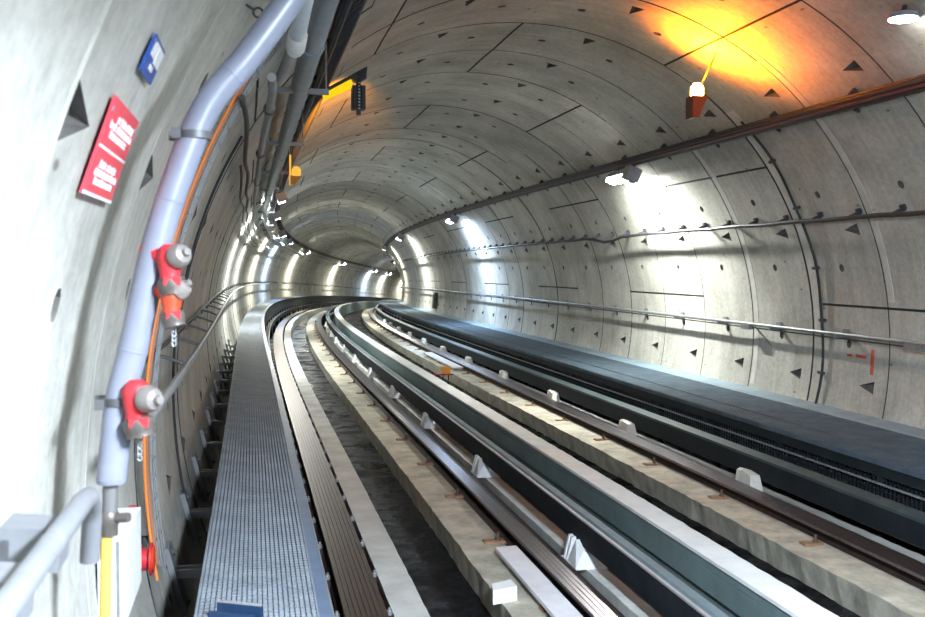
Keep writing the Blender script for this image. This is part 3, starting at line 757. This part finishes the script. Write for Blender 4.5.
def valve(u, v, sc, red, stub_u, cap_dir):
    c = T(2.95, u, v); side, fw, z = axes(2.95)
    b = MB()
    b.lathe(c + z * .045 * sc, -z, [(0, .016 * sc), (.012 * sc, .030 * sc), (.035 * sc, .036 * sc), (.06 * sc, .034 * sc), (.085 * sc, .028 * sc), (.10 * sc, .031 * sc)], 14)
    d = (T(3.0, stub_u, v + .03) - c); b.tube([c, c + d], .024 * sc, 10)
    body = b.build('hydrant_valve', red, t); body['label'] = 'red hydrant valve'
    cd = (side * cap_dir[0] + fw * cap_dir[1] + z * cap_dir[2]).normalized()
    b = MB(); b.lathe(c + cd * .020 * sc, cd, [(0, .024 * sc), (.012 * sc, .034 * sc), (.028 * sc, .035 * sc), (.046 * sc, .026 * sc), (.052 * sc, .012 * sc), (.066 * sc, .011 * sc), (.067 * sc, .004)], 14); o = b.build('cap', M['capgrey'], body); o['label'] = 'grey domed cap'
    b = MB()
    for k in range(2):
        q = c - z * .058 * sc + side * (.012 - .024 * k + .008) * sc - fw * .028 * sc
        b.hexa([q + side * x * sc + fw * y * sc + z * w * sc for w in (-.012, .012) for x, y in ((-.011, -.012), (.011, -.012), (.011, .012), (-.011, .012))])
    b.build('lug', M['red'], body)
    b = MB(); dn = (-z * .95 + side * .22 - fw * .12).normalized(); b.lathe(c - z * .05 * sc, dn, [(0, .033 * sc), (.008 * sc, .040 * sc), (.03 * sc, .040 * sc), (.036 * sc, .036 * sc), (.05 * sc, .036 * sc)], 16); o = b.build('outlet_coupling', M['coupling'], body); o['label'] = 'tarnished outlet coupling'
    pts = []
    for k in range(14): pts.append(c - z * (.10 + .008 * k) * sc + side * (.004 * (k % 2)) + fw * .02)
    b = MB()
    for k in range(0, 8): 
        q = pts[k]; b.tube([q + side * .006 * math.cos(a) + z * .008 * math.sin(a) for a in np.linspace(0, 2 * PI, 9)] if k % 2 else [q + fw * .006 * math.cos(a) + z * .008 * math.sin(a) for a in np.linspace(0, 2 * PI, 9)], .0018, 5, cap=False)
    b.build('chain', M['galv'], body)
valve(-3.418, .962, 1.0, M['red'], -3.49, (.55, -.65, .25))
valve(-3.415, .858, .85, M['redorange'], -3.47, (.6, -.3, .5))
valve(-3.512, .575, 1.12, M['red'], -3.56, (.7, -.65, .0))
# white box and red reel behind the standpipe
b = MB(); b.sbox(4.0, 4.5, -3.78, -3.675, -.42, -.10)
tt = tag(b.build('wall_box', M['white']), 'white box on the left wall behind the yellow sleeve', 'box')
b = MB(); b.sbox(3.992, 4.0, -3.71, -3.70, -.41, -.11); b.build('seam', M['galvdark'], tt)
tt = thing('hose_reel', 'small red reel on the left wall right of the white box', 'reel', T(4.75, -3.70, -.42))
c = T(4.75, -3.665, -.40); side, fw, z = axes(4.75)
b = MB(); b.lathe(c - side * .045, side, [(0, .075), (.008, .075), (.009, .05), (.045, .05), (.046, .075), (.055, .075)], 18); b.build('drum', M['red'], tt)
b = MB(); b.lathe(c + side * .008, side, [(0, .055), (.012, .06), (.014, .02)], 18); b.build('face', M['redorange'], tt)
b = MB(); b.sbox(4.70, 4.80, -3.80, -3.70, -.43, -.37); b.build('bracket', M['galvdark'], tt)
b = MB(); b.lathe(T(4.55, -3.715, -.155), (0, 0, 1), [(0, .02), (.015, .026), (.035, .026), (.05, .014)], 10); b.sbox(4.53, 4.57, -3.80, -3.72, -.14, -.12); tag(b.build('cable_clamp', M['red']), 'small red clamp on the left wall above the reel', 'clamp')
# cables down the left wall
def ringcable(label, s, r, rad, mt, a0, a1, wob=.0, name='cable', ds=0):
    b = MB(); b.tube([Tr(s + ds * (a - 160) / 20 + wob * math.sin(a * .35), a, r) for a in np.linspace(a0, a1, 70)], rad, 8)
    return tag(b.build(name, mt), label, 'cable')
ringcable('orange cable running down the left wall beside the standpipe', 5.24, 3.735, .007, M['orange'], 142, 190, .01)
ringcable('brown cable running down the left wall between orange and green cables', 5.30, 3.73, .011, M['brownc'], 142, 189, .012)
ringcable('green cable running down the left wall', 5.40, 3.74, .010, M['green'], 142, 186, .008)
ringcable('grey cable running down the left wall, right of the green one', 5.50, 3.745, .008, M['galvdark'], 142, 190, .01)
tt = thing('wire_basket', 'narrow galvanised wire basket holding cables down the left wall', 'cable tray', Tr(5.2, 188, 3.76))
for s in (5.36, 5.47, 5.57):
    b = MB(); b.tube([Tr(s, a, 3.715) for a in np.linspace(144, 190, 60)], .004, 5); b.build('wire', M['galvdark'], tt)
b = MB()
for a in np.arange(144, 190, 1.55): b.tube([Tr(5.36, a, 3.715), Tr(5.57, a, 3.715), Tr(5.57, a, 3.785)], .004, 5)
o = b.build('cross_wires', M['galvdark'], tt); o['kind'] = 'stuff'
ringcable('thin black cable down the left wall, farther along than the wire basket', 7.6, 3.77, .010, M['cable'], 150, 192, .02)
# handrails
tt = thing('handrail', 'pale tubular handrail ending in a downturned elbow at the bottom left', 'handrail', T(1.8, -3.56, .3))
hp = [Tr(s, 173.2, 3.585) for s in (-3, -1, 0, .6, 1.2, 1.7, 2.1, 2.35)] + [Tr(2.43, 173.35, 3.585), Tr(2.49, 173.9, 3.585), Tr(2.52, 174.6, 3.585), Tr(2.53, 176.2, 3.585)]
b = MB(); b.tube(hp, .0235, 14); b.build('tube', M['hand'], tt)
b = MB(); q = Tr(2.05, 173.2, 3.585); b.lathe(Tr(2.0, 173.2, 3.585), Tr(2.1, 173.2, 3.585) - Tr(2.0, 173.2, 3.585), [(0, .0238), (.001, .0246), (.006, .0246), (.007, .0238)], 14); b.build('joint_ring', M['hand'], tt)
for s in (.8, 1.9, 2.25):
    b = MB(); b.rbox(s - .06, s + .06, 174.0, 184, 3.70, 3.72); b.rbox(s - .06, s + .06, 173.6, 175, 3.60, 3.72); b.rbox(s - .06, s + .06, 183, 184.2, 3.70, 3.80); b.build('support_plate', M['hand'], tt)
tt = thing('handrail', 'long grey handrail on wall brackets along the left wall', 'handrail', T(4, -3.57, .35))
def hang(s): return 174.7 - .8 * math.exp(-(s - 3.6) / 2.2)
b = MB(); b.tube([Tr(s, hang(s), 3.595) for s in [3.55] + srange(3.8, 125, .5, 1.2)], .0225, 12); b.build('tube', M['galvdark'], tt)
for i in range(60):
    s = 4.6 + 1.541 * i
    b = MB(); a = hang(s); b.tube([Tr(s, a, 3.595), Tr(s, a - .5, 3.70), Tr(s, a - .7, 3.79)], .010, 6); b.rbox(s - .06, s + .06, a - 1.3, a - .1, 3.78, 3.80); b.build('wall_bracket', M['darkpipe'], tt)
cable('cable', 'thin black cable clipped on the left wall just behind the long handrail', 173.4, 3.775, .013, M['cable'], 4.2, 110, f=lambda s: .12 * math.sin(s * 2))
# wall brackets of the left walkway
for i in range(14):
    s = 4.75 + 1.45 * i
    t2 = thing('walkway_bracket', 'galvanised plate bracket low on the left wall beside the walkway, %s' % ((ORD[i] + (' nearest' if i else ' one')) if i < 12 else 'far along'), 'bracket', Tr(s, 194, 3.78), 'wall brackets of the left walkway')
    b = MB(); b.rbox(s - .10, s + .10, 191.2, 197.5, 3.765, 3.80); b.build('plate', M['galvdark'], t2)
    for ds in (-.03, .05):
        b = MB(); b.sbox(s + ds - .012, s + ds + .012, -3.72, -3.37, -.93, -.88); b.build('strut', M['galvdark'], t2)
    for a in (191.9, 196.8):
        b = MB(); p = Tr(s, a, 3.765); n_ = (T(s, 0, 0) - p).normalized(); b.lathe(p, n_, [(0, .022), (.015, .022), (.016, .01), (.03, .01)], 6); b.build('bolt', M['darkpipe'], t2)
# signs
def sign(name, label, s0, s1, a0, a1, mt, blocks, stripe=None):
    t3 = thing(name, label, 'sign', Tr(s0, a1, 3.785))
    b = MB(); b.rbox(s0, s1, a1, a0, 3.79, 3.782); b.build('plate', M[mt], t3)
    b = MB()
    H = a1 - a0; Wd = s1 - s0
    for x0, x1, y0, y1 in blocks:      # fractions from the top left of the plate
        b.rbox(s0 + Wd * x0, s0 + Wd * x1, a0 + H * y1, a0 + H * y0, 3.7825, 3.779)
    b.build('lettering', M['signwhite'], t3)
    for s in (s0 + .02, s1 - .02):
        b = MB(); b.rbox(s - .012, s + .012, a0 + H * .1, a0 + H * .14, 3.79, 3.779); b.build('screw', M['galv'], t3)
    return t3
def textrow(x0, x1, y0, y1, seed):     # weathered letter-like strokes
    rnd = random.Random(seed); out = []; x = x0
    while x < x1 - .015:
        w = rnd.choice((.022, .03, .03, .036)); up = rnd.choice((0, 0, .25))
        if rnd.random() < .14: x += .03; continue
        out.append((x, min(x + w * .32, x1), y0 - (y1 - y0) * up, y1)); out.append((x + w * .32, min(x + w, x1), y0, y0 + (y1 - y0) * .28)); 
        if rnd.random() < .6: out.append((x + w * .70, min(x + w, x1), y0, y1))
        else: out.append((x + w * .32, min(x + w, x1), y1 - (y1 - y0) * .28, y1))
        x += w + .012
    return out
rb = [(0, 1, .485, .515), (0, 1, .965, 1.0)]
for i, (y, x0, x1) in enumerate(((.14, .25, .9), (.23, .1, .95), (.32, .15, .85), (.63, .2, .8), (.72, .1, .92), (.81, .2, .85))): rb += textrow(x0, x1, y, y + .065, i)
sign('warning_sign', 'red sign with white lettering on the left wall', 2.69, 3.18, 158.65, 162.6, 'signred', rb)
bb = [(.12, .40, .10, .50), (.48, .92, .10, .58), (.35, .60, .66, .80)]
sign('notice_sign', 'small blue sign with white panels on the left wall above the red sign', 2.87, 3.115, 155.4, 157.0, 'signblue', bb)
# eye bolt
t3 = thing('eye_bolt', 'dark eye bolt on the left wall beside the top of the standpipe', 'eye bolt', Tr(4.31, 147.8, 3.78))
c = Tr(4.31, 147.8, 3.74); sd, fw_, zz = axes(4.31)
b = MB(); b.tube([c + sd * .02 * math.cos(a) + zz * .02 * math.sin(a) for a in np.linspace(0, 2 * PI, 15)], .005, 6, cap=False); b.build('ring', M['arm'], t3)
b = MB(); b.tube([Tr(4.31, 147.8, 3.76), Tr(4.31, 147.8, 3.81)], .006, 6); b.build('shank', M['arm'], t3)
# blue steel channel on the walkway
t3 = thing('steel_channel', 'dark blue open steel channel lying on the left walkway', 'channel', T(4.05, -3.27, -.494), rz=(math.atan(grade(4)), 0, -head(4) + math.radians(-28)), local=True)
b = MB(); b.box(-.10, .10, -.035, -.029, 0, .07); b.build('flange', M['navy'], t3)
b = MB(); b.box(-.10, .10, .029, .037, 0, .085); b.build('flange', M['navy'], t3)
b = MB(); b.box(-.10, .10, -.035, .035, -.0, .006); b.build('web', M['navy'], t3)
b = MB(); b.box(-.10, .10, .027, .040, .085, .091); o = b.build('rim', M['galv'], t3); o['label'] = 'pale worn rim'

# ------------------------------------------------------------------ unseen platform lamps, added to brighten the near left wall
for i, (s, u, v, pw) in enumerate(((.9, -2.0, 1.9, 1900), (-2.6, .4, 2.6, 150), (-6.0, .4, 2.6, 60))):
    t3 = thing('unseen_platform_lamp', 'unseen white platform lamp added near the camera, %s' % ('first', 'second', 'third')[i], 'lamp', T(s, u, v), 'unseen platform lamps added near the camera')
    b = MB(); b.sbox(s - .6, s + .6, u - .12, u + .12, v + .01, v + .10); b.build('housing', M['lamphouse'], t3)
    b = MB(); b.sbox(s - .55, s + .55, u - .08, u + .08, v - .005, v + .01); b.build('lens', M['lampblue'], t3)
    for ds in (-.4, .4):
        b = MB(); b.tube([T(s + ds, u, v + .1), T(s + ds, u, math.sqrt(R * R - u * u) - .02)], .012, 6); b.build('stem', M['arm'], t3)
    area('unseen_platform_light', T(s, u, v - .02), (math.radians(10), math.radians(-20 if i == 0 else 0), -head(s)), .3, 1.1, pw, (.76, .87, 1.0))

# clean bookkeeping properties
for o in bpy.data.objects:
    if '_o' in o: del o['_o']

# ------------------------------------------------------------------ world, camera, view
w = bpy.data.worlds.new('dark'); scn.world = w; w.use_nodes = True
w.node_tree.nodes['Background'].inputs[0].default_value = (.5, .55, .6, 1); w.node_tree.nodes['Background'].inputs[1].default_value = .02
cam = bpy.data.cameras.new('camera'); co = bpy.data.objects.new('camera', cam); col.objects.link(co)
co.location = (-.834037 * R, 0, .2527202 * R + Z0)
co.rotation_euler = (PI / 2 - .0348774, 0, -.1968644)
cam.sensor_width = 36; cam.lens = 1000.404 / 925 * 36; cam.clip_start = .05; cam.clip_end = 500
cam.dof.use_dof = True; cam.dof.focus_distance = 13; cam.dof.aperture_fstop = 5.0
scn.camera = co
scn.view_settings.view_transform = 'Standard'; scn.view_settings.look = 'None'
scn.view_settings.exposure = 0.0; scn.view_settings.gamma = 1.0
try: scn.view_settings.use_curve_mapping = False
except Exception: pass
